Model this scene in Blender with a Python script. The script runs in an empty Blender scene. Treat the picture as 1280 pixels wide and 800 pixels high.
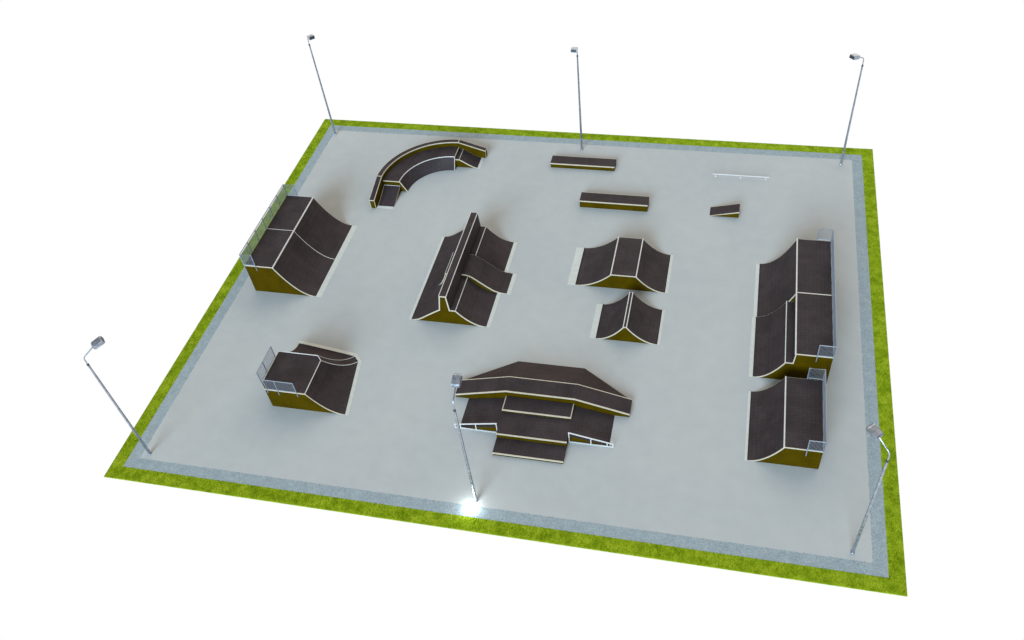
import bpy, bmesh, math, random
from mathutils import Matrix, Vector
import numpy as np
random.seed(7)
rng = np.random.default_rng(7)
SC = bpy.context.scene
COL = SC.collection

# ------------------------------------------------------------------ materials
def new_mat(name):
    m = bpy.data.materials.new(name); m.use_nodes = True
    nt = m.node_tree
    return m, nt, nt.nodes['Principled BSDF']

def N(nt, t, **kw):
    n = nt.nodes.new(t)
    for k, v in kw.items():
        setattr(n, k, v)
    return n

def noise(nt, scale, detail=4, rough=0.55, coord=None, vec=None):
    n = N(nt, 'ShaderNodeTexNoise')
    n.inputs['Scale'].default_value = scale
    n.inputs['Detail'].default_value = detail
    n.inputs['Roughness'].default_value = rough
    if vec is not None: nt.links.new(vec, n.inputs['Vector'])
    return n

def ramp(nt, fac, stops):
    r = N(nt, 'ShaderNodeValToRGB')
    el = r.color_ramp.elements
    while len(el) < len(stops): el.new(0.5)
    for e, (p, c) in zip(el, stops):
        e.position = p; e.color = (*c, 1)
    nt.links.new(fac, r.inputs['Fac'])
    return r

def mixc(nt, a, b, fac, mode='MIX'):
    m = N(nt, 'ShaderNodeMix', data_type='RGBA', blend_type=mode)
    for sock, v in ((m.inputs[0], fac), (m.inputs[6], a), (m.inputs[7], b)):
        if hasattr(v, 'is_linked') or hasattr(v, 'links'): nt.links.new(v, sock)
        elif isinstance(v, (int, float)): sock.default_value = v
        else: sock.default_value = (*v, 1)
    return m.outputs[2]

def objco(nt, scale=(1, 1, 1)):
    t = N(nt, 'ShaderNodeTexCoord'); mp = N(nt, 'ShaderNodeMapping')
    mp.inputs['Scale'].default_value = scale
    nt.links.new(t.outputs['Object'], mp.inputs['Vector'])
    return mp.outputs['Vector']

def bump(nt, h, strength, dist, b):
    bp = N(nt, 'ShaderNodeBump')
    bp.inputs['Strength'].default_value = strength
    bp.inputs['Distance'].default_value = dist
    nt.links.new(h, bp.inputs['Height']); nt.links.new(bp.outputs['Normal'], b.inputs['Normal'])

def k(c, f): return tuple(x * f for x in c)

def m_deck():
    m, nt, b = new_mat('dark_phenolic_board')
    co = objco(nt)
    n1 = noise(nt, 0.9, 3, .5, vec=co); n2 = noise(nt, 14, 4, .6, vec=co); n3 = noise(nt, 3.2, 5, .65, vec=co)
    base = (0.0455, 0.0370, 0.0388)
    c1 = ramp(nt, n1.outputs['Fac'], [(.3, k(base, .82)), (.7, k(base, 1.2))]).outputs['Color']
    c2 = ramp(nt, n3.outputs['Fac'], [(.35, (.93, .93, .94)), (.65, (1.08, 1.07, 1.06))]).outputs['Color']
    c3 = ramp(nt, n2.outputs['Fac'], [(.3, (.88, .88, .88)), (.7, (1.12, 1.12, 1.12))]).outputs['Color']
    c = mixc(nt, c1, c2, 1.0, 'MULTIPLY'); c = mixc(nt, c, c3, 1.0, 'MULTIPLY')
    # joints between boards
    br = N(nt, 'ShaderNodeTexBrick'); br.offset = 0
    br.inputs['Scale'].default_value = 1.0
    br.inputs['Brick Width'].default_value = 1.22; br.inputs['Row Height'].default_value = 1.22
    br.inputs['Mortar Size'].default_value = .006
    br.inputs['Color1'].default_value = (.94, .94, .94, 1); br.inputs['Color2'].default_value = (1.06, 1.05, 1.05, 1)
    br.inputs['Mortar'].default_value = (.72, .72, .72, 1)
    nt.links.new(co, br.inputs['Vector'])
    c = mixc(nt, c, br.outputs['Color'], 1.0, 'MULTIPLY')
    wv = N(nt, 'ShaderNodeTexBrick'); wv.offset = 0
    wv.inputs['Scale'].default_value = 1.0
    wv.inputs['Brick Width'].default_value = .205; wv.inputs['Row Height'].default_value = .205
    wv.inputs['Mortar Size'].default_value = .016; wv.inputs['Mortar Smooth'].default_value = .6
    wv.inputs['Color1'].default_value = (1.04, 1.03, 1.03, 1); wv.inputs['Color2'].default_value = (.97, .97, .98, 1)
    wv.inputs['Mortar'].default_value = (.84, .84, .86, 1)
    nt.links.new(co, wv.inputs['Vector'])
    c = mixc(nt, c, wv.outputs['Color'], 1.0, 'MULTIPLY')
    # pale scuff lines left by wheels
    w = noise(nt, 2.0, 6, .7, vec=objco(nt, (1, 6, 1)))
    sf = ramp(nt, w.outputs['Fac'], [(.66, (0, 0, 0)), (.78, (.22, .22, .22))]).outputs['Color']
    c = mixc(nt, c, (.10, .092, .09), sf)
    nt.links.new(c, b.inputs['Base Color'])
    b.inputs['Roughness'].default_value = .55
    b.inputs['Specular IOR Level'].default_value = .07
    bump(nt, n2.outputs['Fac'], .15, .01, b)
    return m

def m_ply():
    m, nt, b = new_mat('olive_brown_plywood')
    n1 = noise(nt, 1.3, 3, .5, vec=objco(nt)); n2 = noise(nt, 3.0, 6, .65, vec=objco(nt, (1, 1, 9)))
    base = (.066, .0432, .0003)
    c1 = ramp(nt, n1.outputs['Fac'], [(.3, k(base, .82)), (.7, k(base, 1.15))]).outputs['Color']
    c2 = ramp(nt, n2.outputs['Fac'], [(.3, (.84, .82, .8)), (.7, (1.12, 1.12, 1.1))]).outputs['Color']
    nt.links.new(mixc(nt, c1, c2, 1.0, 'MULTIPLY'), b.inputs['Base Color'])
    b.inputs['Roughness'].default_value = .65; b.inputs['Specular IOR Level'].default_value = .02
    bump(nt, n2.outputs['Fac'], .2, .005, b)
    return m

def m_simple(name, base, rough=.5, metal=0., var=.12, scale=6, spec=.4, stretch=(1, 1, 1)):
    m, nt, b = new_mat(name)
    n1 = noise(nt, scale, 5, .6, vec=objco(nt, stretch))
    c = ramp(nt, n1.outputs['Fac'], [(.3, k(base, 1 - var)), (.7, k(base, 1 + var))]).outputs['Color']
    nt.links.new(c, b.inputs['Base Color'])
    r = N(nt, 'ShaderNodeMapRange'); nt.links.new(n1.outputs['Fac'], r.inputs['Value'])
    r.inputs['To Min'].default_value = rough * .8; r.inputs['To Max'].default_value = min(1, rough * 1.2)
    nt.links.new(r.outputs['Result'], b.inputs['Roughness'])
    b.inputs['Metallic'].default_value = metal; b.inputs['Specular IOR Level'].default_value = spec
    return m

def m_galv():
    m, nt, b = new_mat('galvanised_steel')
    v = N(nt, 'ShaderNodeTexVoronoi'); v.inputs['Scale'].default_value = 7
    nt.links.new(objco(nt), v.inputs['Vector'])
    sep = N(nt, 'ShaderNodeSeparateColor'); nt.links.new(v.outputs['Color'], sep.inputs['Color'])
    c = ramp(nt, sep.outputs['Red'], [(.0, (.27, .31, .37)), (1., (.44, .49, .56))]).outputs['Color']
    nt.links.new(c, b.inputs['Base Color'])
    r = N(nt, 'ShaderNodeMapRange'); nt.links.new(sep.outputs['Green'], r.inputs['Value'])
    r.inputs['To Min'].default_value = .18; r.inputs['To Max'].default_value = .45
    nt.links.new(r.outputs['Result'], b.inputs['Roughness'])
    b.inputs['Metallic'].default_value = .85
    return m

def m_concrete():
    m, nt, b = new_mat('smooth_concrete')
    co = objco(nt)
    n1 = noise(nt, .12, 4, .5, vec=co); n2 = noise(nt, 1.1, 6, .6, vec=co); n3 = noise(nt, 45, 3, .6, vec=co)
    base = (.445, .482, .478)
    c1 = ramp(nt, n1.outputs['Fac'], [(.3, (.425, .462, .466)), (.7, (.465, .498, .49))]).outputs['Color']
    c2 = ramp(nt, n2.outputs['Fac'], [(.3, (.965, .965, .97)), (.7, (1.03, 1.03, 1.025))]).outputs['Color']
    c3 = ramp(nt, n3.outputs['Fac'], [(.3, (.96, .96, .96)), (.7, (1.04, 1.04, 1.04))]).outputs['Color']
    c = mixc(nt, mixc(nt, c1, c2, 1., 'MULTIPLY'), c3, 1., 'MULTIPLY')
    # faint wheel marks and old stains
    n4 = noise(nt, .55, 7, .72, vec=objco(nt, (1, 2.6, 1)))
    st = ramp(nt, n4.outputs['Fac'], [(.6, (0, 0, 0)), (.8, (.22, .22, .22))]).outputs['Color']
    c = mixc(nt, c, (.34, .345, .33), st)
    nt.links.new(c, b.inputs['Base Color'])
    b.inputs['Roughness'].default_value = .8; b.inputs['Specular IOR Level'].default_value = .2
    bump(nt, n3.outputs['Fac'], .12, .004, b)
    return m

def m_gravel():
    m, nt, b = new_mat('pale_blue_grey_chippings')
    v = N(nt, 'ShaderNodeTexVoronoi'); v.inputs['Scale'].default_value = 26
    nt.links.new(objco(nt), v.inputs['Vector'])
    sep = N(nt, 'ShaderNodeSeparateColor'); nt.links.new(v.outputs['Color'], sep.inputs['Color'])
    c = ramp(nt, sep.outputs['Red'], [(.0, (.24, .305, .335)), (.5, (.305, .378, .408)), (1., (.375, .447, .475))]).outputs['Color']
    n2 = noise(nt, 2.2, 4, .6, vec=objco(nt))
    c2 = ramp(nt, n2.outputs['Fac'], [(.3, (.9, .9, .91)), (.7, (1.09, 1.09, 1.08))]).outputs['Color']
    nt.links.new(mixc(nt, c, c2, 1., 'MULTIPLY'), b.inputs['Base Color'])
    b.inputs['Roughness'].default_value = .9; b.inputs['Specular IOR Level'].default_value = .1
    bump(nt, v.outputs['Distance'], .5, .02, b)
    return m

GR = [(.18, .27, .005), (.25, .352, .010), (.335, .43, .022)]
def m_turf():
    m, nt, b = new_mat('bright_lawn_turf')
    co = objco(nt)
    n1 = noise(nt, 1.6, 6, .7, vec=co); n2 = noise(nt, 9, 5, .7, vec=co)
    c1 = ramp(nt, n1.outputs['Fac'], [(.38, GR[0]), (.5, GR[1]), (.63, GR[2])]).outputs['Color']
    c2 = ramp(nt, n2.outputs['Fac'], [(.3, (.74, .76, .7)), (.7, (1.22, 1.2, 1.3))]).outputs['Color']
    nt.links.new(mixc(nt, c1, c2, 1., 'MULTIPLY'), b.inputs['Base Color'])
    b.inputs['Roughness'].default_value = .95; b.inputs['Specular IOR Level'].default_value = .05
    return m

def m_blade():
    m, nt, b = new_mat('grass_blade')
    co = objco(nt)
    n1 = noise(nt, 1.6, 6, .7, vec=co); n2 = noise(nt, 25, 2, .6, vec=co)
    c1 = ramp(nt, n1.outputs['Fac'], [(.38, k(GR[0], 1.2)), (.5, k(GR[1], 1.25)), (.63, k(GR[2], 1.25))]).outputs['Color']
    c2 = ramp(nt, n2.outputs['Fac'], [(.3, (.7, .74, .7)), (.7, (1.25, 1.2, 1.3))]).outputs['Color']
    nt.links.new(mixc(nt, c1, c2, 1., 'MULTIPLY'), b.inputs['Base Color'])
    b.inputs['Roughness'].default_value = .8; b.inputs['Specular IOR Level'].default_value = .1
    return m

DECK, PLY, GALV = m_deck(), m_ply(), m_galv()
TRIM = m_simple('bare_plywood_edge', (.56, .515, .40), .6, 0, .1, 8, .2)
COPE = m_simple('worn_pale_coping_steel', (.66, .655, .63), .45, 0., .1, 5)
TOE = m_simple('pale_steel_toe_plate', (.54, .58, .545), .5, 0., .07, 4)
WHITE = m_simple('white_painted_steel', (.66, .685, .68), .4, 0, .05, 6)
RAIL = m_simple('worn_white_rail_paint', (.60, .625, .625), .5, 0, .08, 6)
FENCE = m_simple('zinc_coated_rail', (.30, .345, .40), .4, .35, .12, 7)
DARK = m_simple('dark_lamp_housing', (.045, .05, .06), .4, .3, .1, 5)
LENS = m_simple('clear_lamp_glass', (.72, .78, .8), .15, 0, .04, 5)
CONC, GRAV, TURF, BLADE = m_concrete(), m_gravel(), m_turf(), m_blade()
GLOW, _nt, _b = new_mat('glow_globe_emitter')  # emitter for the globe added to make the gravel glow
_b.inputs['Base Color'].default_value = (.9, .9, .9, 1)
_b.inputs['Emission Color'].default_value = (.93, .98, 1, 1)
_b.inputs['Emission Strength'].default_value = 85

# ------------------------------------------------------------------ mesh kit
class MB:
    def __init__(self): self.v = []; self.f = []
    def add(self, vs, fs):
        o = len(self.v); self.v += [tuple(p) for p in vs]; self.f += [[i + o for i in f] for f in fs]; return self
    def box(self, x0, x1, y0, y1, z0, z1):
        vs = [(x, y, z) for z in (z0, z1) for y in (y0, y1) for x in (x0, x1)]
        return self.add(vs, [(0, 2, 3, 1), (4, 5, 7, 6), (0, 1, 5, 4), (2, 6, 7, 3), (0, 4, 6, 2), (1, 3, 7, 5)])
    def prism(self, poly, a0, a1, T=lambda u, w, z: (u, w, z)):
        """poly of (u,z) extruded along w from a0 to a1"""
        n = len(poly)
        vs = [T(u, a0, z) for u, z in poly] + [T(u, a1, z) for u, z in poly]
        fs = [tuple(range(n)), tuple(range(2 * n - 1, n - 1, -1))]
        fs += [(i, i + n, (i + 1) % n + n, (i + 1) % n) for i in range(n)]
        return self.add(vs, fs)
    def band(self, top, bot, a0, a1, T=lambda u, w, z: (u, w, z)):
        """strip between two polylines, extruded"""
        n = len(top)
        vs = [T(u, a, z) for a in (a0, a1) for u, z in (*top, *bot)]
        m = 2 * n; fs = []
        for i in range(n - 1):
            fs += [(i, i + 1, m + i + 1, m + i), (n + i, m + n + i, m + n + i + 1, n + i + 1),
                   (i, n + i, n + i + 1, i + 1), (m + i, m + i + 1, m + n + i + 1, m + n + i)]
        fs += [(0, m, m + n, n), (n - 1, 2 * n - 1, m + 2 * n - 1, m + n - 1)]
        return self.add(vs, fs)
    def tube(self, pts, r, n=10, caps=True):
        pts = [Vector(p) for p in pts]; m = len(pts)
        rs = r if isinstance(r, (list, tuple)) else [r] * m
        o = len(self.v); up = None
        for i, p in enumerate(pts):
            d = (pts[min(i + 1, m - 1)] - pts[max(i - 1, 0)]).normalized()
            if up is None:
                up = Vector((0, 0, 1)) if abs(d.z) < .9 else Vector((1, 0, 0))
            a = d.cross(up).normalized(); b = a.cross(d).normalized(); up = b
            for j in range(n):
                t = 2 * math.pi * j / n
                self.v.append(tuple(p + (a * math.cos(t) + b * math.sin(t)) * rs[i]))
        for i in range(m - 1):
            for j in range(n):
                self.f.append([o + i * n + j, o + i * n + (j + 1) % n, o + (i + 1) * n + (j + 1) % n, o + (i + 1) * n + j])
        if caps:
            self.f.append([o + j for j in range(n)][::-1]); self.f.append([o + (m - 1) * n + j for j in range(n)])
        return self
    def bar(self, p, q, w=.05, h=None):
        """square bar from p to q"""
        p, q = Vector(p), Vector(q); d = (q - p).normalized(); h = h or w
        up = Vector((0, 0, 1)) if abs(d.z) < .9 else Vector((0, 1, 0))
        a = d.cross(up).normalized() * w / 2; b = a.cross(d).normalized() * h / 2
        vs = [c + s * a + t * b for c in (p, q) for s, t in ((-1, -1), (1, -1), (1, 1), (-1, 1))]
        return self.add(vs, [(0, 1, 2, 3), (7, 6, 5, 4)] + [(i, i + 4, (i + 1) % 4 + 4, (i + 1) % 4) for i in range(4)])
    def ring(self, poly, c, a0, a1, n=40):
        """poly of (r,z) swept about the vertical axis at c"""
        m = len(poly); o = len(self.v)
        for i in range(n + 1):
            t = a0 + (a1 - a0) * i / n
            for r, z in poly: self.v.append((c[0] + r * math.cos(t), c[1] + r * math.sin(t), z))
        for i in range(n):
            for j in range(m):
                self.f.append([o + i * m + j, o + (i + 1) * m + j, o + (i + 1) * m + (j + 1) % m, o + i * m + (j + 1) % m])
        self.f.append([o + j for j in range(m)]); self.f.append([o + n * m + j for j in range(m)][::-1])
        return self
    def build(self, name, mat, parent=None, smooth=False, bevel=0):
        root = parent
        while root is not None and root.parent is not None: root = root.parent
        off = Vector(root.location) if root is not None else Vector((0, 0, 0))
        me = bpy.data.meshes.new(name)
        me.from_pydata([tuple(Vector(p) - off) for p in self.v], [], self.f)
        bm = bmesh.new(); bm.from_mesh(me)
        bmesh.ops.recalc_face_normals(bm, faces=bm.faces)
        if bevel:
            bmesh.ops.bevel(bm, geom=[e for e in bm.edges if e.is_manifold and e.calc_face_angle(0) > .5], offset=bevel, segments=2, affect='EDGES')
        if smooth:
            for f in bm.faces: f.smooth = True
            for e in bm.edges:
                if e.is_manifold and e.calc_face_angle(0) > .6: e.smooth = False
        bm.to_mesh(me); bm.free()
        me.materials.append(mat)
        o = bpy.data.objects.new(name, me); COL.objects.link(o)
        if parent is not None: o.parent = parent
        return o

def thing(name, label, cat, loc, group=None):
    o = bpy.data.objects.new(name, None); COL.objects.link(o)
    o.location = loc; o.empty_display_size = .3
    o['label'] = label; o['category'] = cat
    if group: o['group'] = group
    return o

def offset_line(pts, t):
    """polyline pushed to its lower side by t (mitred)"""
    out = []
    for i, p in enumerate(pts):
        ns = []
        for a, b in ((i - 1, i), (i, i + 1)):
            if a < 0 or b >= len(pts): continue
            dx, dz = pts[b][0] - pts[a][0], pts[b][1] - pts[a][1]; l = math.hypot(dx, dz)
            ns.append((dz / l, -dx / l))
        nx = sum(n[0] for n in ns); nz = sum(n[1] for n in ns); l = math.hypot(nx, nz)
        nx, nz = nx / l, nz / l
        c = max(.35, nx * ns[0][0] + nz * ns[0][1])
        out.append((p[0] + nx * t / c, max(.002, p[1] + nz * t / c)))
    return out

TY = lambda u, w, z: (u, w, z)      # profile runs along x
TX = lambda u, w, z: (w, u, z)      # profile runs along y
TT = .058
def clad(root, prof, w0, w1, T=TY, t=TT, trim=(.03, .004), surf='riding_surface', body='side_panel', ends=True):
    """a ramp: plywood carcass, dark boards laid on its profile (left to right), pale board edges at both sides"""
    low = offset_line(prof, t)
    b = MB().prism([(prof[0][0], .002)] * (prof[0][1] > .1) + low + [(prof[-1][0], .002)] * (prof[-1][1] > .1), w0 + .012, w1 - .012, T)
    b.build(body, PLY, root)
    MB().band(prof, low, w0 + trim[0], w1 - trim[1], T).build(surf, DECK, root)
    pl = [(u, z + .003) for u, z in prof]
    for a0, a1 in ((w0, w0 + trim[0]), (w1 - trim[1], w1)):
        if a1 - a0 > 0:
            MB().band(pl, low, a0, a1, T).build('board_edge', TRIM, root)

def quad(x0, x1, H, n=14, p=2.0, rise_to='end'):
    """transition from toe x0 (z=0) to lip x1 (z=H)"""
    return [(x0 + (x1 - x0) * i / n, H * (i / n) ** p) for i in range(n + 1)]

def toe_plate(root, x0, x1, y0, y1, T=TY, hi=.035):
    """steel plate feathering from x0 (board side) out to x1"""
    MB().prism([(x0, .002), (x0, hi), (x1, .006), (x1, .002)], y0, y1, T).build('toe_plate', TOE, root)

def coping(root, p, q, r=.05, name='coping'):
    return MB().tube([p, q], r, 10).build(name, COPE, root, smooth=True)

def guard(root, p, q, z0, h, posts, bars=.056):
    """guard rail panel: frame, thin upright bars, posts; foot = how far each post drops down the side"""
    p, q = Vector((*p, 0)), Vector((*q, 0)); L = (q - p).length; d = (q - p) / L
    Z = Vector((0, 0, 1)); a, b = z0 + .07, z0 + h
    fr = MB()
    fr.tube([p + Z * a, p + Z * b, q + Z * b, q + Z * a, p + Z * a], .022, 8)
    g = fr.build('guard_rail', FENCE, root, smooth=True)
    n = max(3, int(L / bars)); ib = MB()
    for i in range(1, n):
        c = p + d * (L * i / n)
        ib.tube([c + Z * a, c + Z * b], .0085, 5, caps=False)
    ib.build('upright_bars', FENCE, g, smooth=True)
    for s, ft in posts:
        c = p + d * (L * s)
        MB().tube([c + Z * (z0 - ft), c + Z * (b + .01)], .026, 8).build('post', FENCE, g, smooth=True)
    return g

# ------------------------------------------------------------------ setting
HX, HY = 20.0, 16.322
g = MB().box(-HX, HX, -HY, HY, -.07, -.010).build('grass_verge', TURF); g['kind'] = 'structure'
def jag_rect(hx, hy, z, amp, step=.07):
    v = []
    for (ax, ay), (bx, by) in (((-hx, -hy), (hx, -hy)), ((hx, -hy), (hx, hy)), ((hx, hy), (-hx, hy)), ((-hx, hy), (-hx, -hy))):
        n = int(math.hypot(bx - ax, by - ay) / step)
        for i in range(n):
            t = i / n; j1, j2 = random.uniform(-amp, amp), random.uniform(-amp, amp)
            v.append((ax + (bx - ax) * t + j1 * (ay != by), ay + (by - ay) * t + j2 * (ax != bx), z))
    return v
def sheet(name, mat, v, z1):
    me = bpy.data.meshes.new(name); n = len(v)
    c = len(v); me.from_pydata(v, [], [tuple(range(n))]); me.materials.append(mat)
    o = bpy.data.objects.new(name, me); COL.objects.link(o); o['kind'] = 'structure'; return o
sheet('gravel_border', GRAV, jag_rect(19.265, 15.575, -.005, .008), 0)
sheet('concrete_pad', CONC, jag_rect(18.615, 14.955, 0, .024, .045), 0)

# short blades standing in the verge
nb = 52000
per = []
side = rng.random(nb)
wx, wy = 2 * HX * .76, 2 * (HY - .75) * .76
tot = 2 * (wx + wy)
sel = side * tot
px = np.empty(nb); py = np.empty(nb); r1, r2 = rng.random(nb), rng.random(nb)
inn = .015
for lo, hi, fx, fy in ((0, wx, None, -1), (wx, 2 * wx, None, 1), (2 * wx, 2 * wx + wy, -1, None), (2 * wx + wy, tot, 1, None)):
    mk = (sel >= lo) & (sel < hi)
    if fx is None:
        px[mk] = (r1[mk] * 2 - 1) * (HX - inn); py[mk] = fy * (15.59 + r2[mk] * (HY - 15.59 - inn))
    else:
        py[mk] = (r1[mk] * 2 - 1) * 15.58; px[mk] = fx * (19.28 + r2[mk] * (HX - 19.28 - inn))
ang = rng.random(nb) * 6.283; hh = .02 + .03 * rng.random(nb); ww = .012 + .012 * rng.random(nb)
lean = .02 * rng.random(nb)
dx, dy = np.cos(ang) * ww, np.sin(ang) * ww
V = np.empty((nb, 3, 3), np.float32)
V[:, 0] = np.stack([px - dx, py - dy, np.full(nb, -.012)], 1)
V[:, 1] = np.stack([px + dx, py + dy, np.full(nb, -.012)], 1)
V[:, 2] = np.stack([px - dy * lean * 60, py + dx * lean * 60, -.01 + hh], 1)
V[:, :, 0] = np.clip(V[:, :, 0], -HX, HX); V[:, :, 1] = np.clip(V[:, :, 1], -HY, HY)
me = bpy.data.meshes.new('grass')
me.vertices.add(nb * 3); me.vertices.foreach_set('co', V.ravel())
me.loops.add(nb * 3); me.loops.foreach_set('vertex_index', np.arange(nb * 3, dtype=np.int32))
me.polygons.add(nb); me.polygons.foreach_set('loop_start', np.arange(0, nb * 3, 3, dtype=np.int32))
me.update(calc_edges=True); me.validate(); me.materials.append(BLADE)
go = bpy.data.objects.new('grass', me); COL.objects.link(go)
go['label'] = 'short bright green grass edging the concrete pad'; go['category'] = 'grass'; go['kind'] = 'stuff'

# ------------------------------------------------------------------ wide quarter pipe with long guard rail (left)
QG = 'quarter pipes with guard rails'
y0, y1 = -2.12, 4.58
R = thing('quarter_pipe', 'wide quarter pipe with long guard rail by the left verge', 'quarter pipe', (-15.5, 1.2, 0), QG)
prof = [(-17.58, 2.2), (-15.74, 2.2)] + [(x, z) for x, z in quad(-13.49, -15.74, 2.2)[::-1]][1:]
clad(R, prof, y0, y1)
toe_plate(R, -13.5, -13.15, y0, y1)
coping(R, (-15.72, y0 - .01, 2.2), (-15.72, y1 + .01, 2.2), 0.047)
s = MB().box(-17.56, -15.79, 1.25, 1.285, 2.2, 2.206)
s.build('seam_strip', COPE, R)
low = [(x, z + .006) for x, z in quad(-13.49, -15.74, 2.2)[::-1]]
MB().band(low, [(x, z - .02) for x, z in low], 1.25, 1.285).build('seam_strip', COPE, R)
guard(R, (-17.6, y0 - .02), (-17.6, y1 + .02), 2.2, .89, [(i / 6, .3) for i in range(7)])
guard(R, (-17.57, y0 - .02), (-16.84, y0 - .02), 2.2, .89, [(1, .36)])
guard(R, (-17.57, y1 + .02), (-16.84, y1 + .02), 2.2, .89, [(1, .36)])

# ------------------------------------------------------------------ low quarter pipe with a hip corner (lower left)
R = thing('quarter_pipe', 'low quarter pipe with rounded hip corner and two short guard rails', 'quarter pipe', (-11.3, -8.6, 0), QG)
H = 1.5
deck = [(-12.77, -10.56), (-10.41, -10.56), (-10.41, -8.19), (-10.72, -7.88), (-13.08, -7.88), (-13.08, -10.22)]
lips = [deck[1], deck[2], deck[3], deck[4]]
toes = [(-8.48, -10.54), (-9.05, -6.80), (-9.40, -6.45), (-13.1, -5.93)]
n = 14
def hip(i, f, dz=0.):
    a, b = Vector(lips[i]), Vector(toes[i]); p = a.lerp(b, f); return (p.x, p.y, H * (1 - f) ** 2 + dz)
# carcass: closed shell under the boards
def shell(dz, floor, rows):
    m = MB(); cols = 4
    o = [[hip(i, j / rows, dz) for i in range(cols)] for j in range(rows + 1)]
    vs = [p for r in o for p in r]; fs = []
    vs = [(x, y, max(floor + .002, z)) for x, y, z in vs]
    for j in range(rows):
        for i in range(cols - 1): fs.append((j * 4 + i, j * 4 + i + 1, j * 4 + 4 + i + 1, j * 4 + 4 + i))
    return m, vs, fs
m, vs, fs = shell(-TT, 0, n)
top = [(x, y, H - TT) for x, y in deck]; bot = [(x, y, .002) for x, y in deck]
b0 = len(vs)
vs += top + bot
fs.append(tuple(range(b0, b0 + 6)))
for i in (4, 5, 0):
    j = (i + 1) % 6; fs.append((b0 + i, b0 + j, b0 + 6 + j, b0 + 6 + i))
# side faces of the two transitions
for col, dk in ((0, 1), (3, 4)):
    ids = [r * 4 + col for r in range(n + 1)]
    fs.append(tuple(ids + [b0 + 6 + dk]))
m.add(vs, fs); m.build('side_panel', PLY, R)
for i in range(3):
    m = MB(); v2 = []; f2 = []
    for j in range(n + 1):
        v2 += [hip(i, j / n), hip(i + 1, j / n)]
    v2 = [(x, y, z + .004) for x, y, z in v2]
    w2 = [(x, y, max(.003, z - TT)) for x, y, z in v2]
    K = len(v2)
    for j in range(n):
        a = 2 * j
        f2 += [(a, a + 1, a + 3, a + 2), (K + a, K + a + 2, K + a + 3, K + a + 1), (a, a + 2, K + a + 2, K + a), (a + 1, K + a + 1, K + a + 3, a + 3)]
    f2 += [(0, K, K + 1, 1), (2 * n, 2 * n + 1, K + 2 * n + 1, K + 2 * n)]
    m.add(v2 + w2, f2).build('riding_surface', DECK, R)
MB().add([(x, y, z) for z in (H - TT + .002, H) for x, y in deck],
         [tuple(range(6))[::-1], tuple(range(6, 12))] + [(i, (i + 1) % 6, (i + 1) % 6 + 6, i + 6) for i in range(6)]).build('deck_board', DECK, R)
def edge_run(R, pts, dn, w=.03, name='board_edge', mat=TRIM):
    """thin pale board edge following pts, hung dn below, w wide towards +n"""
    m = MB(); vs = []; 
    for i, p in enumerate(pts):
        a, b = Vector(pts[max(0, i - 1)]), Vector(pts[min(len(pts) - 1, i + 1)])
        d = (b - a); d.z = 0
        nrm = Vector((d.y, -d.x, 0)).normalized() * w
        p = Vector(p)
        vs += [p + nrm * .6, p - nrm * .4, p - nrm * .4 - Vector((0, 0, dn)), p + nrm * .6 - Vector((0, 0, dn))]
    vs = [(v[0], v[1], max(.003, v[2])) for v in vs]
    fs = [(0, 1, 2, 3), tuple(len(vs) - 4 + q for q in (3, 2, 1, 0))]
    for i in range(len(pts) - 1):
        a = 4 * i
        for q in range(4): fs.append((a + q, a + 4 + q, a + 4 + (q + 1) % 4, a + (q + 1) % 4))
    return m.add(vs, fs).build(name, mat, R)
edge_run(R, [hip(0, j / n, .006) for j in range(n + 1)], TT, .035)
edge_run(R, [hip(3, j / n, .006) for j in range(n + 1)], TT, .035)
edge_run(R, [(*deck[0], H + .004), (*deck[1], H + .004)], TT, .035)
edge_run(R, [(*deck[4], H + .004), (*deck[5], H + .004), (*deck[0], H + .004)], TT, .035)
MB().tube([(*lips[0], H + .01), (*lips[1], H + .01), (*lips[2], H + .01), (*lips[3], H + .01)], .026, 10).build('coping', COPE, R, smooth=True)
for i in (1, 2):
    MB().tube([hip(i, j / n, .012) for j in range(n + 1)], .017, 8).build('seam_strip', COPE, R, smooth=True)
tp = [Vector((*t, 0)) for t in toes]; outs = [(-8.28, -10.56), (-8.86, -6.72), (-9.32, -6.24), (-13.14, -5.70)]
m = MB(); vs = []; fs = []
for i in range(4): vs += [(tp[i].x, tp[i].y, .04), (*outs[i], .008), (*outs[i], .002), (tp[i].x, tp[i].y, .002)]
for i in range(3):
    for q in range(4): fs.append((4 * i + q, 4 * i + 4 + q, 4 * i + 4 + (q + 1) % 4, 4 * i + (q + 1) % 4))
fs += [(0, 1, 2, 3), (15, 14, 13, 12)]
m.add(vs, fs).build('toe_plate', TOE, R)
guard(R, (-13.11, -10.2), (-13.11, -8.3), H, .88, [(0, .25), (.4, .25), (1, .25)])
guard(R, (-12.62, -10.59), (-10.88, -10.59), H, .84, [(0, .25), (.37, .34), (1, .3)])

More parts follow.
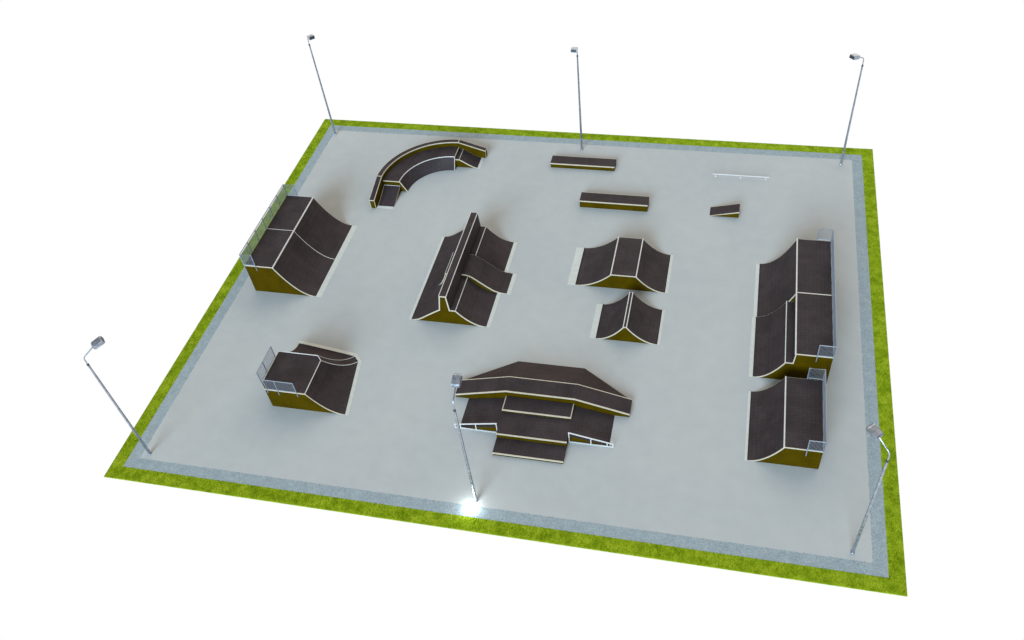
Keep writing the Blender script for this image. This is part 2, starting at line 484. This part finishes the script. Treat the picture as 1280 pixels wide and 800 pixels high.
# ------------------------------------------------------------------ spine with a high wall (centre left)
R = thing('wall_spine', 'long double sided ramp with a tall narrow wall along its middle', 'spine ramp', (-4.6, .5, 0))
y0, y1 = -3.2, 4.22
left = [(-6.97, 0.), (-6.75, .035), (-6.5, .12), (-6.2, .31), (-5.8, .60), (-5.26, .97), (-5.07, 1.09)]
right = quad(-2.33, -4.06, 1.13)[::-1]
prof = left + [(-4.90, 2.24), (-4.47, 2.24), (-4.40, 1.13)] + right
clad(R, prof, y0, y1, t=.07)
coping(R, (-4.90, y0, 2.245), (-4.90, y1, 2.245), 0.025)
coping(R, (-4.47, y0, 2.245), (-4.47, y1, 2.245), 0.025)
coping(R, (-4.06, y0, 1.14), (-4.06, y1, 1.14), 0.025)
toe_plate(R, -2.34, -2.12, y0, y1)
toe_plate(R, -6.96, -7.13, y0, y1)
mid = [(-4.43, 1.33), (-4.22, 1.335), (-4.0, 1.285), (-3.83, 1.2), (-3.65, 1.075), (-3.29, .775), (-2.92, .47), (-2.56, .205), (-2.2, .06), (-1.75, .004)]
clad(R, mid, -.4, 1.38, t=.07, surf='kicker_surface', body='kicker_side')
toe_plate(R, -1.76, -1.52, -.4, 1.38)
ext = [(-5.95, .46), (-5.75, .64), (-5.55, .98), (-5.40, 1.32), (-5.31, 1.58), (-4.98, 1.60)]
pl = ext + [(-4.98, 1.0), (-5.3, .8)]
MB().prism(pl, -.68, 1.15).build('extension_side', PLY, R)
e2 = [(u, z + .02) for u, z in ext]
MB().band(e2, ext, -.66, 1.13).build('extension_surface', DECK, R)
MB().band([(u, z + .025) for u, z in ext], offset_line(ext, .035), -.69, -.66).build('board_edge', TRIM, R)
coping(R, (-5.31, -.68, 1.60), (-5.31, 1.15, 1.60), .018)

# ------------------------------------------------------------------ table and spine (centre right)
R = thing('table_ramp', 'double ramp with flat table top between two curved sides', 'table ramp', (5, 2.5, 0))
y0, y1 = .89, 4.22
prof = quad(2.2, 4.39, 1.13) + quad(7.62, 5.89, 1.13)[::-1]
clad(R, prof, y0, y1)
coping(R, (4.39, y0 - .01, 1.135), (4.39, y1 + .01, 1.135), 0.039); coping(R, (5.89, y0 - .01, 1.135), (5.89, y1 + .01, 1.135), 0.035)
toe_plate(R, 2.21, 1.72, y0, y1); toe_plate(R, 7.61, 7.78, y0, y1)
R = thing('spine_ramp', 'small spine ramp with sharp ridge in front of the table ramp', 'spine ramp', (5.8, -1.85, 0))
y0, y1 = -3.23, -.49
prof = quad(4.1, 5.70, 1.19) + quad(7.62, 5.88, 1.19)[::-1]
clad(R, prof, y0, y1)
coping(R, (5.70, y0 - .01, 1.2), (5.70, y1 + .01, 1.2), 0.030); coping(R, (5.88, y0 - .01, 1.2), (5.88, y1 + .01, 1.2), 0.030)
toe_plate(R, 4.11, 3.76, y0, y1); toe_plate(R, 7.61, 7.76, y0, y1)

# ------------------------------------------------------------------ big stepped quarter pipe (right)
R = thing('quarter_pipe', 'tall quarter pipe with stepped near half by the right verge', 'quarter pipe', (14.9, -.4, 0), QG)
y0, ys, y1 = -4.83, -.34, 4.08
far = quad(12.95, 14.86, 2.2, 16, 2.15) + [(16.72, 2.2)]
clad(R, far, ys + .004, y1, trim=(.004, .004))
fe = [(x, z + .004) for x, z in far if z > 1.4]
MB().band(fe, [(x, z - .07) for x, z in fe], ys - .012, ys + .02).build('board_edge', TRIM, R)
near = quad(12.90, 14.43, 1.45, 12) + [(14.80, 1.45), (14.86, 2.2), (16.72, 2.2)]
clad(R, near, y0, ys - .014)
coping(R, (14.86, y0 - .01, 2.205), (14.86, y1 + .01, 2.205), 0.043)
coping(R, (14.43, y0 - .01, 1.46), (14.43, ys, 1.46), 0.031)
MB().box(14.92, 16.7, ys + .021, ys + .045, 2.2, 2.208).build('seam_strip', COPE, R)
toe_plate(R, 12.96, 12.76, ys + .01, y1); toe_plate(R, 12.91, 12.70, y0, ys - .01)
guard(R, (16.75, y0 - .02), (16.75, y1 + .02), 2.2, .88, [(i / 8, .3) for i in range(9)])
guard(R, (15.93, y0 - .025), (16.73, y0 - .025), 2.2, .86, [(0, .42)])
guard(R, (15.98, y1 + .025), (16.73, y1 + .025), 2.2, .88, [(0, .4)])

# ------------------------------------------------------------------ lower quarter pipe in front of it
R = thing('quarter_pipe', 'plain low quarter pipe just in front of the stepped one', 'quarter pipe', (14.5, -8.05, 0), QG)
y0, y1 = -10.27, -5.84
prof = quad(12.85, 14.47, 1.5) + [(16.28, 1.5)]
clad(R, prof, y0, y1)
coping(R, (14.47, y0 - .01, 1.505), (14.47, y1 + .01, 1.505), 0.039)
toe_plate(R, 12.86, 12.73, y0, y1)
guard(R, (16.31, y0 - .02), (16.31, y1 + .02), 1.5, .84, [(i / 4, .3) for i in range(5)])
guard(R, (15.54, y0 - .025), (16.29, y0 - .025), 1.5, .82, [(0, .45)])
guard(R, (15.54, y1 + .025), (16.29, y1 + .025), 1.5, .84, [(0, .4)])

# ------------------------------------------------------------------ funbox (front centre)
R = thing('funbox', 'large low funbox with arched ledge, banks and a front step', 'funbox', (2, -8.5, 0))
PZ = .47
prof = [(-2.03, .003), (.13, PZ), (3.85, PZ), (5.97, .003)]
clad(R, prof, -10.43, -8.49, t=.03, trim=(0, 0))
def block(x0, x1, ya, yb, z0, z1, nm, front=True, sides=(0, 0), back=0, t=.06, tw=.045):
    MB().box(x0 + .01, x1 - .01, ya + .01, yb - .002, z0 + .002, z1 - t).build(nm + '_riser', PLY, R)
    xa, xb = x0 + sides[0], x1 - sides[1]
    MB().box(xa, xb, ya + tw * front, yb - back, z1 - t + .001, z1).build(nm + '_board', DECK, R)
    if front: MB().box(x0, x1, ya, ya + tw, z1 - t + .001, z1 + .003).build('edge_trim', TRIM, R)
    if sides[0]: MB().box(x0, x0 + sides[0], ya + tw, yb - back, z1 - t + .001, z1 + .003).build('edge_trim', TRIM, R)
    if sides[1]: MB().box(x1 - sides[1], x1, ya + tw, yb - back, z1 - t + .001, z1 + .003).build('edge_trim', TRIM, R)
    if back: MB().box(x0, x1, yb - back, yb, z1 - t + .001, z1 + .003).build('edge_trim', TRIM, R)
block(.13, 3.85, -10.88, -10.432, 0, PZ + .001, 'landing', tw=.06)
block(.13, 3.84, -11.88, -10.882, 0, .17, 'step', tw=.06)
block(.12, 3.83, -9.44, -8.495, PZ + .004, .64, 'inner_ledge', sides=(.045, .045), tw=.06)
arch = [(-2.77, .23), (.13, 1.04), (3.87, 1.03), (6.75, .25)]
low = [(u, z - .07) for u, z in arch]
MB().prism([(-2.76, .002)] + low + [(6.74, .002)], -8.47, -7.47).build('ledge_side', PLY, R)
MB().band(arch, low, -8.44, -7.50).build('ledge_board', DECK, R)
up3 = [(u, z + .003) for u, z in arch]
MB().band(up3, low, -8.49, -8.44).build('edge_trim', TRIM, R)
MB().band(up3, low, -7.50, -7.455).build('edge_trim', TRIM, R)
yb = -7.45
vs = [(-2.70, yb, .16), (.13, yb, .955), (3.87, yb, .945), (6.68, yb, .17), (3.87, -5.5, .004), (.10, -5.5, .004),
      (-2.72, yb, .002), (6.70, yb, .002)]
MB().add(vs, [(1, 2, 4, 5), (0, 1, 5), (2, 3, 4), (0, 5, 6), (3, 7, 4), (0, 6, 7, 3, 2, 1), (6, 5, 4, 7)]).build('rear_bank', DECK, R)

def slope_rail(label, xa, xb, y, za, zb):
    """xa,za low end; xb,zb high end"""
    r = thing('grind_rail', label, 'grind rail', ((xa + xb) / 2, y, 0), 'sloping white rails in front of the funbox banks')
    L = lambda s: (xa + (xb - xa) * s, za + (zb - za) * s)
    MB().bar((xa, y, .03), (xb, y, .03), .045, .045).build('foot_bar', WHITE, r)
    x0, z0 = L(0); x1, z1 = L(1)
    MB().bar((x0, y, z0), (x1, y, z1), .048, .048).build('top_bar', WHITE, r)
    for s in (.012, .14, .5, .985):
        x, z = L(s)
        MB().bar((x, y, .055), (x, y, z - .02), .042).build('post', WHITE, r)
slope_rail('low white sloping rail before the left funbox bank', -2.27, .1, -10.47, .28, .81)
slope_rail('low white sloping rail before the right funbox bank', 6.2, 3.87, -10.49, .28, .81)

# ------------------------------------------------------------------ grind ledges, flat rail, wedge
def ledge(label, x0, x1, ya, yb, h):
    r = thing('grind_ledge', label, 'grind ledge', ((x0 + x1) / 2, (ya + yb) / 2, 0), 'straight box ledges at the back')
    MB().box(x0 + .012, x1 - .012, ya + .012, yb - .012, .002, h - .06).build('side_panel', PLY, r)
    MB().box(x0, x1 , ya + .05, yb - .025, h - .058, h).build('top_board', DECK, r)
    MB().box(x0, x1, ya, ya + .05, h - .058, h + .003).build('edge_trim', TRIM, r)
    MB().box(x0, x1, yb - .025, yb, h - .058, h + .003).build('edge_trim', TRIM, r)
    MB().box(x1 - .012, x1 - .002, ya + .013, yb - .013, .002, h - .06).build('end_panel', DECK, r)
ledge('lower straight box ledge at the foot of the far middle lamp post', -1.5, 2.98, 12.11, 13.05, .345)
ledge('taller straight box ledge nearer the table ramp', 1.24, 5.71, 8.11, 9.06, .52)

r = thing('flat_rail', 'thin white flat grind rail standing low at the back right', 'grind rail', (11.4, 12.24, 0))
MB().bar((9.57, 12.24, .22), (13.27, 12.24, .22), .048, .045).build('top_bar', RAIL, r)
for x in (9.79, 11.42, 13.05):
    MB().bar((x, 12.24, .012), (x, 12.24, .198), .03).build('post', RAIL, r)
    MB().box(x - .06, x + .06, 12.19, 12.29, .002, .012).build('foot_plate', RAIL, r)

r = thing('kicker_wedge', 'small wedge shaped kicker box in front of the flat rail', 'kicker ramp', (10.6, 8.6, 0))
w = [(9.68, .004), (11.5, .46)]
clad(r, w, 8.16, 9.06, t=.06, trim=(.04, .03), surf='top_board')
MB().box(11.494, 11.505, 8.175, 9.045, .004, .40).build('end_panel', DECK, r)

# ------------------------------------------------------------------ curved ledge (back left)
R = thing('curved_ledge', 'quarter circle ledge with raised outer rim and ramps at both ends', 'curved ledge', (-11, 11, 0))
c = (-8.18, 8.43); A0, A1 = math.pi / 2, math.pi
r_t, r_i, r_o, r_r, z_p, z_r = 2.65, 3.085, 4.28, 4.65, .85, 1.2
MB().ring([(r_t + .05, .002), (r_i + .03, z_p - .07), (r_o - .002, z_p - .07), (r_o - .002, .002)], c, A0 + .003, A1 - .003).build('side_panel', PLY, R)
MB().ring([(r_t, .002), (r_i - .005, z_p - .01), (r_i + .03, z_p - .065), (r_t + .06, .002)], c, A0 + .006, A1 - .006, 48).build('inner_slope', DECK, R)
MB().ring([(r_i + .03, z_p - .066), (r_i + .03, z_p), (r_o - .002, z_p), (r_o - .002, z_p - .066)], c, A0 + .006, A1 - .006, 48).build('ledge_board', DECK, R)
MB().ring([(r_o, .002), (r_o, z_r - .05), (r_r, z_r - .05), (r_r, .002)], c, A0, A1, 48).build('rim_panel', PLY, R)
MB().ring([(r_o + .035, z_r - .049), (r_o + .035, z_r), (r_r - .02, z_r), (r_r - .02, z_r - .049)], c, A0, A1, 48).build('rim_board', DECK, R)
MB().ring([(r_o - .005, z_r - .055), (r_o - .005, z_r + .004), (r_o + .035, z_r + .004), (r_o + .035, z_r - .055)], c, A0, A1, 48).build('edge_trim', TRIM, R)
MB().ring([(r_r - .02, z_r - .055), (r_r - .02, z_r + .004), (r_r + .005, z_r + .004), (r_r + .005, z_r - .055)], c, A0, A1, 48).build('edge_trim', TRIM, R)
pts = [(c[0] + r_i * math.cos(A0 + (A1 - A0) * i / 48), c[1] + r_i * math.sin(A0 + (A1 - A0) * i / 48), z_p) for i in range(49)]
MB().tube(pts, .03, 8).build('coping', COPE, R, smooth=True)
# pale edges at the two cut ends
for a, dr in ((A1, Vector((0, -1, 0))), (A0, Vector((1, 0, 0)))):
    P = lambda rr, z: Vector((c[0] + rr * math.cos(a), c[1] + rr * math.sin(a), z)) + dr * .012
    MB().bar(P(r_t, .03), P(r_i, z_p), .04, .055).build('edge_trim', TRIM, R)
    MB().bar(P(r_i, z_p - .025), P(r_o - .02, z_p - .025), .035, .05).build('edge_trim', TRIM, R)
    MB().bar(P(r_o, z_r - .01) - dr * .012, P(r_r, z_r - .01) - dr * .012, .05, .04).build('edge_trim', TRIM, R)
# straight sloping rim ends
def rim_end(T, u0, u1, w0, w1, z0, z1, inner):
    top = [(u0, z0), (u1, z1)]; lo = [(u0, z0 - .05), (u1, z1 - .05)]
    MB().prism(lo + [(u1, .002), (u0, .002)], w0 + .01, w1 - .01, T).build('rim_panel', PLY, R)
    MB().band(top, lo, w0 + (.035 if inner == 0 else .02), w1 - (.035 if inner == 1 else .02), T).build('rim_board', DECK, R)
    t3 = [(u, z + .004) for u, z in top]
    MB().band(t3, lo, w0, w0 + (.035 if inner == 0 else .02), T).build('edge_trim', TRIM, R)
    MB().band(t3, lo, w1 - (.035 if inner == 1 else .02), w1, T).build('edge_trim', TRIM, R)
    s = 1 if u1 > u0 else -1
    e0, e1 = sorted((u1, u1 + s * .012))
    MB().prism([(e0, z1 - .055), (e1, z1 - .055), (e1, z1 + .005), (e0, z1 + .005)], w0, w1, T).build('edge_trim', TRIM, R)
    for wa in ((w0, w0 + .03), (w1 - .03, w1)):
        MB().prism([(e0, .003), (e1, .003), (e1, z1 - .056), (e0, z1 - .056)], *wa, T).build('edge_trim', TRIM, R)
rim_end(TX, c[1] - .004, 6.47, c[0] - r_r, c[0] - r_o, z_r, .69, 1)
rim_end(TY, c[0] + .004, -6.28, c[1] + r_o, c[1] + r_r, z_r, .60, 0)
ra = [(6.72, .004), (7.0, .045), (7.35, .13), (7.75, .25), (8.1, .37), (c[1] - .015, .48)]
clad(R, ra, c[0] - r_o + .01, c[0] - r_i - .02, T=TX, t=.06, surf='end_ramp_surface', body='end_ramp_side')
coping(R, (c[0] - r_o + .03, 8.40, .485), (c[0] - r_i - .02, 8.40, .485), 0.016)
MB().prism([(6.73, .002), (6.73, .03), (6.52, .006), (6.52, .002)], c[0] - r_o + .01, c[0] - r_i - .02, TX).build('toe_plate', TOE, R)
rb = [(c[0] + .015, .66), (-7.86, .66), (-7.58, .5), (-7.22, .27), (-6.9, .1), (-6.6, .004)]
clad(R, rb, c[1] + r_i - .03, c[1] + r_o - .01, t=.06, surf='end_ramp_surface', body='end_ramp_side')
coping(R, (-7.86, c[1] + r_i - .03, .67), (-7.86, c[1] + r_o - .02, .67), 0.017)
toe_plate(R, -6.61, -6.42, c[1] + r_i - .03, c[1] + r_o - .01)

# ------------------------------------------------------------------ lamp posts
LG = 'lamp posts round the pad'
def make_lamp():
    r = thing('lamp_post', '', 'lamp post', (0, 0, 0), LG)
    MB().tube([(0, 0, .012), (0, 0, 7.35)], [.078, .052], 14).build('pole', GALV, r, smooth=True)
    MB().tube([(0, 0, .002), (0, 0, .03), (0, 0, .06)], [.10, .10, .08], 16).build('base_flange', GALV, r)
    MB().tube([(0, 0, 7.34), (0, 0, 7.43)], .06, 14).build('collar', DARK, r, smooth=True)
    pts = [(0, 0, 7.4), (0, 0, 7.72)]
    for i in range(1, 8):
        t = i / 7 * math.radians(72); pts.append((.28 * (1 - math.cos(t)), 0, 7.72 + .28 * math.sin(t)))
    x, _, z = pts[-1]
    pts.append((x + .45, 0, z + .27))
    MB().tube(pts, .032, 10).build('arm', GALV, r, smooth=True)
    x, _, z = pts[-1]
    # head: tapering box, glass below, dark front cap
    d = Vector((math.cos(math.radians(14)), 0, math.sin(math.radians(14)))); u = Vector((-d.z, 0, d.x)); s = Vector((0, 1, 0))
    o = Vector((x - .03, 0, z))
    def hd(a, w, lo, hi): return [o + d * a + s * q * w + u * h for q, h in ((-1, lo), (1, lo), (1, hi), (-1, hi))]
    secs = [hd(0, .17, -.08, .09), hd(.07, .195, -.10, .125), hd(.50, .20, -.10, .135), hd(.56, .19, -.095, .115)]
    m = MB(); vs = [p for q in secs for p in q]; fs = [(0, 1, 2, 3), (15, 14, 13, 12)]
    for i in range(3):
        for q in range(4): fs.append((4 * i + q, 4 * i + 4 + q, 4 * i + 4 + (q + 1) % 4, 4 * i + (q + 1) % 4))
    h = m.add(vs, fs).build('lamp_head', GALV, r, bevel=.012)
    g0 = hd(.13, .17, -.115, -.089); g1 = hd(.48, .175, -.122, -.099)
    MB().add(g0 + g1, [(0, 1, 2, 3), (7, 6, 5, 4)] + [(q, q + 4, (q + 1) % 4 + 4, (q + 1) % 4) for q in range(4)]).build('lens', LENS, h)
    c0 = hd(.562, .17, -.08, .10); c1 = hd(.585, .165, -.075, .09)
    MB().add(c0 + c1, [(0, 1, 2, 3), (7, 6, 5, 4)] + [(q, q + 4, (q + 1) % 4 + 4, (q + 1) % 4) for q in range(4)]).build('end_cap', DARK, h)
    return r
def dup(o, parent=None):
    c = o.copy(); COL.objects.link(c)
    if parent is not None: c.parent = parent
    for ch in list(o.children): dup(ch, c)
    return c
lamp = make_lamp()
spots = [((-18.43, 14.44), -45, 'galvanised lamp post at the far left corner, beyond the curved ledge'),
         ((.33, 14.33), -90, 'galvanised lamp post behind the lower straight box ledge'),
         ((17.9, 14.43), -135, 'galvanised lamp post at the far right corner, beyond the flat rail'),
         ((-18.21, -14.58), 45, 'galvanised lamp post at the near left corner of the pad'),
         ((-.04, -14.65), 90, 'galvanised lamp post in front of the funbox beside the added glow globe'),
         ((17.75, -14.56), 135, 'galvanised lamp post at the near right corner, leaning arm over the gravel')]
for i, (p, a, lab) in enumerate(spots):
    o = lamp if i == 0 else dup(lamp)
    o.location = (*p, 0); o.rotation_euler = (0, 0, math.radians(a)); o['label'] = lab

# ------------------------------------------------------------------ white glow on the gravel, made by an added emissive globe
r = thing('glow_globe', 'small glowing white globe added for the glow on the gravel at the near edge', 'glow globe', (-.2, -15.13, 0))
MB().tube([(-.2, -15.13, -.004), (-.2, -15.13, .16)], .05, 12).build('stem', GALV, r, smooth=True)
gl = MB(); rr = .12; nu, nv = 16, 8
vs = []; fs = []
for j in range(nv + 1):
    t = math.pi * j / nv
    for i in range(nu):
        p = 2 * math.pi * i / nu; vs.append((-.2 + rr * math.sin(t) * math.cos(p), -15.13 + rr * math.sin(t) * math.sin(p), .28 + rr * math.cos(t)))
for j in range(nv):
    for i in range(nu): fs.append((j * nu + i, j * nu + (i + 1) % nu, (j + 1) * nu + (i + 1) % nu, (j + 1) * nu + i))
gl.add(vs, fs).build('globe', GLOW, r, smooth=True)

# ------------------------------------------------------------------ light: sky dome with added soft light lobes, cooler from the south, warmer from the north
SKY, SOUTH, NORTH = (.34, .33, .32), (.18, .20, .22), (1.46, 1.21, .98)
W = bpy.data.worlds.new('World'); SC.world = W; W.use_nodes = True
nt = W.node_tree; bg = nt.nodes['Background']
tc = N(nt, 'ShaderNodeTexCoord')
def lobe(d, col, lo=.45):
    """a broad lobe added to the sky round direction d, like a softbox"""
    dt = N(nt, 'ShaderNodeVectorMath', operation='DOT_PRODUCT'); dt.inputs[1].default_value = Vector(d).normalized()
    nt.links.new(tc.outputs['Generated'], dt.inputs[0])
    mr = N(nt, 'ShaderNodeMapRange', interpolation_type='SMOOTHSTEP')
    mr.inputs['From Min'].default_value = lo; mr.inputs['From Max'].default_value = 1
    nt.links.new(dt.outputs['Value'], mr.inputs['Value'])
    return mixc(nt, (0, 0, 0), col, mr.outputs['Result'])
sx = N(nt, 'ShaderNodeSeparateXYZ'); nt.links.new(tc.outputs['Generated'], sx.inputs[0])
mz = N(nt, 'ShaderNodeMapRange'); mz.inputs['From Min'].default_value = -.12; mz.inputs['From Max'].default_value = .04
nt.links.new(sx.outputs['Z'], mz.inputs['Value'])
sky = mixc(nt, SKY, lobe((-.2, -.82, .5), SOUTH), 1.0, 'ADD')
sky = mixc(nt, sky, lobe((.1, .86, .42), NORTH, .5), 1.0, 'ADD')  # warm lobe put into the sky as a second soft light
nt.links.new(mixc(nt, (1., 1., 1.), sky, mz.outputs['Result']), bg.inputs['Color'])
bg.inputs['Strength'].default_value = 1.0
sl = bpy.data.lights.new('sun', 'SUN'); sl.energy = 3.35; sl.angle = math.radians(30); sl.color = (.78, .99, 1.20)
so = bpy.data.objects.new('sun', sl); COL.objects.link(so)
so.rotation_euler = Vector((.14, .90, -.37)).to_track_quat('-Z', 'Y').to_euler()

# ------------------------------------------------------------------ camera
cd = bpy.data.cameras.new('camera'); co = bpy.data.objects.new('camera', cd); COL.objects.link(co)
cd.sensor_width = 36; cd.lens = 30.99462; cd.shift_x = -0.019754; cd.shift_y = 0.007266
cd.clip_start = .5; cd.clip_end = 500
co.matrix_world = Matrix([[0.9755751, -0.0977038, 0.1967413, 10.4133044], [0.2044683, 0.7312471, -0.650746, -36.2012163], [-0.0802861, 0.675079, 0.7333638, 37.5634441], [0, 0, 0, 1]])
SC.camera = co

SC.view_settings.view_transform = 'Standard'; SC.view_settings.look = 'None'
SC.view_settings.exposure = 0; SC.view_settings.gamma = 1; SC.view_settings.use_curve_mapping = False
SC.render.engine = 'CYCLES'; SC.render.resolution_x = 1024; SC.render.resolution_y = 640
SC.cycles.use_denoising = True
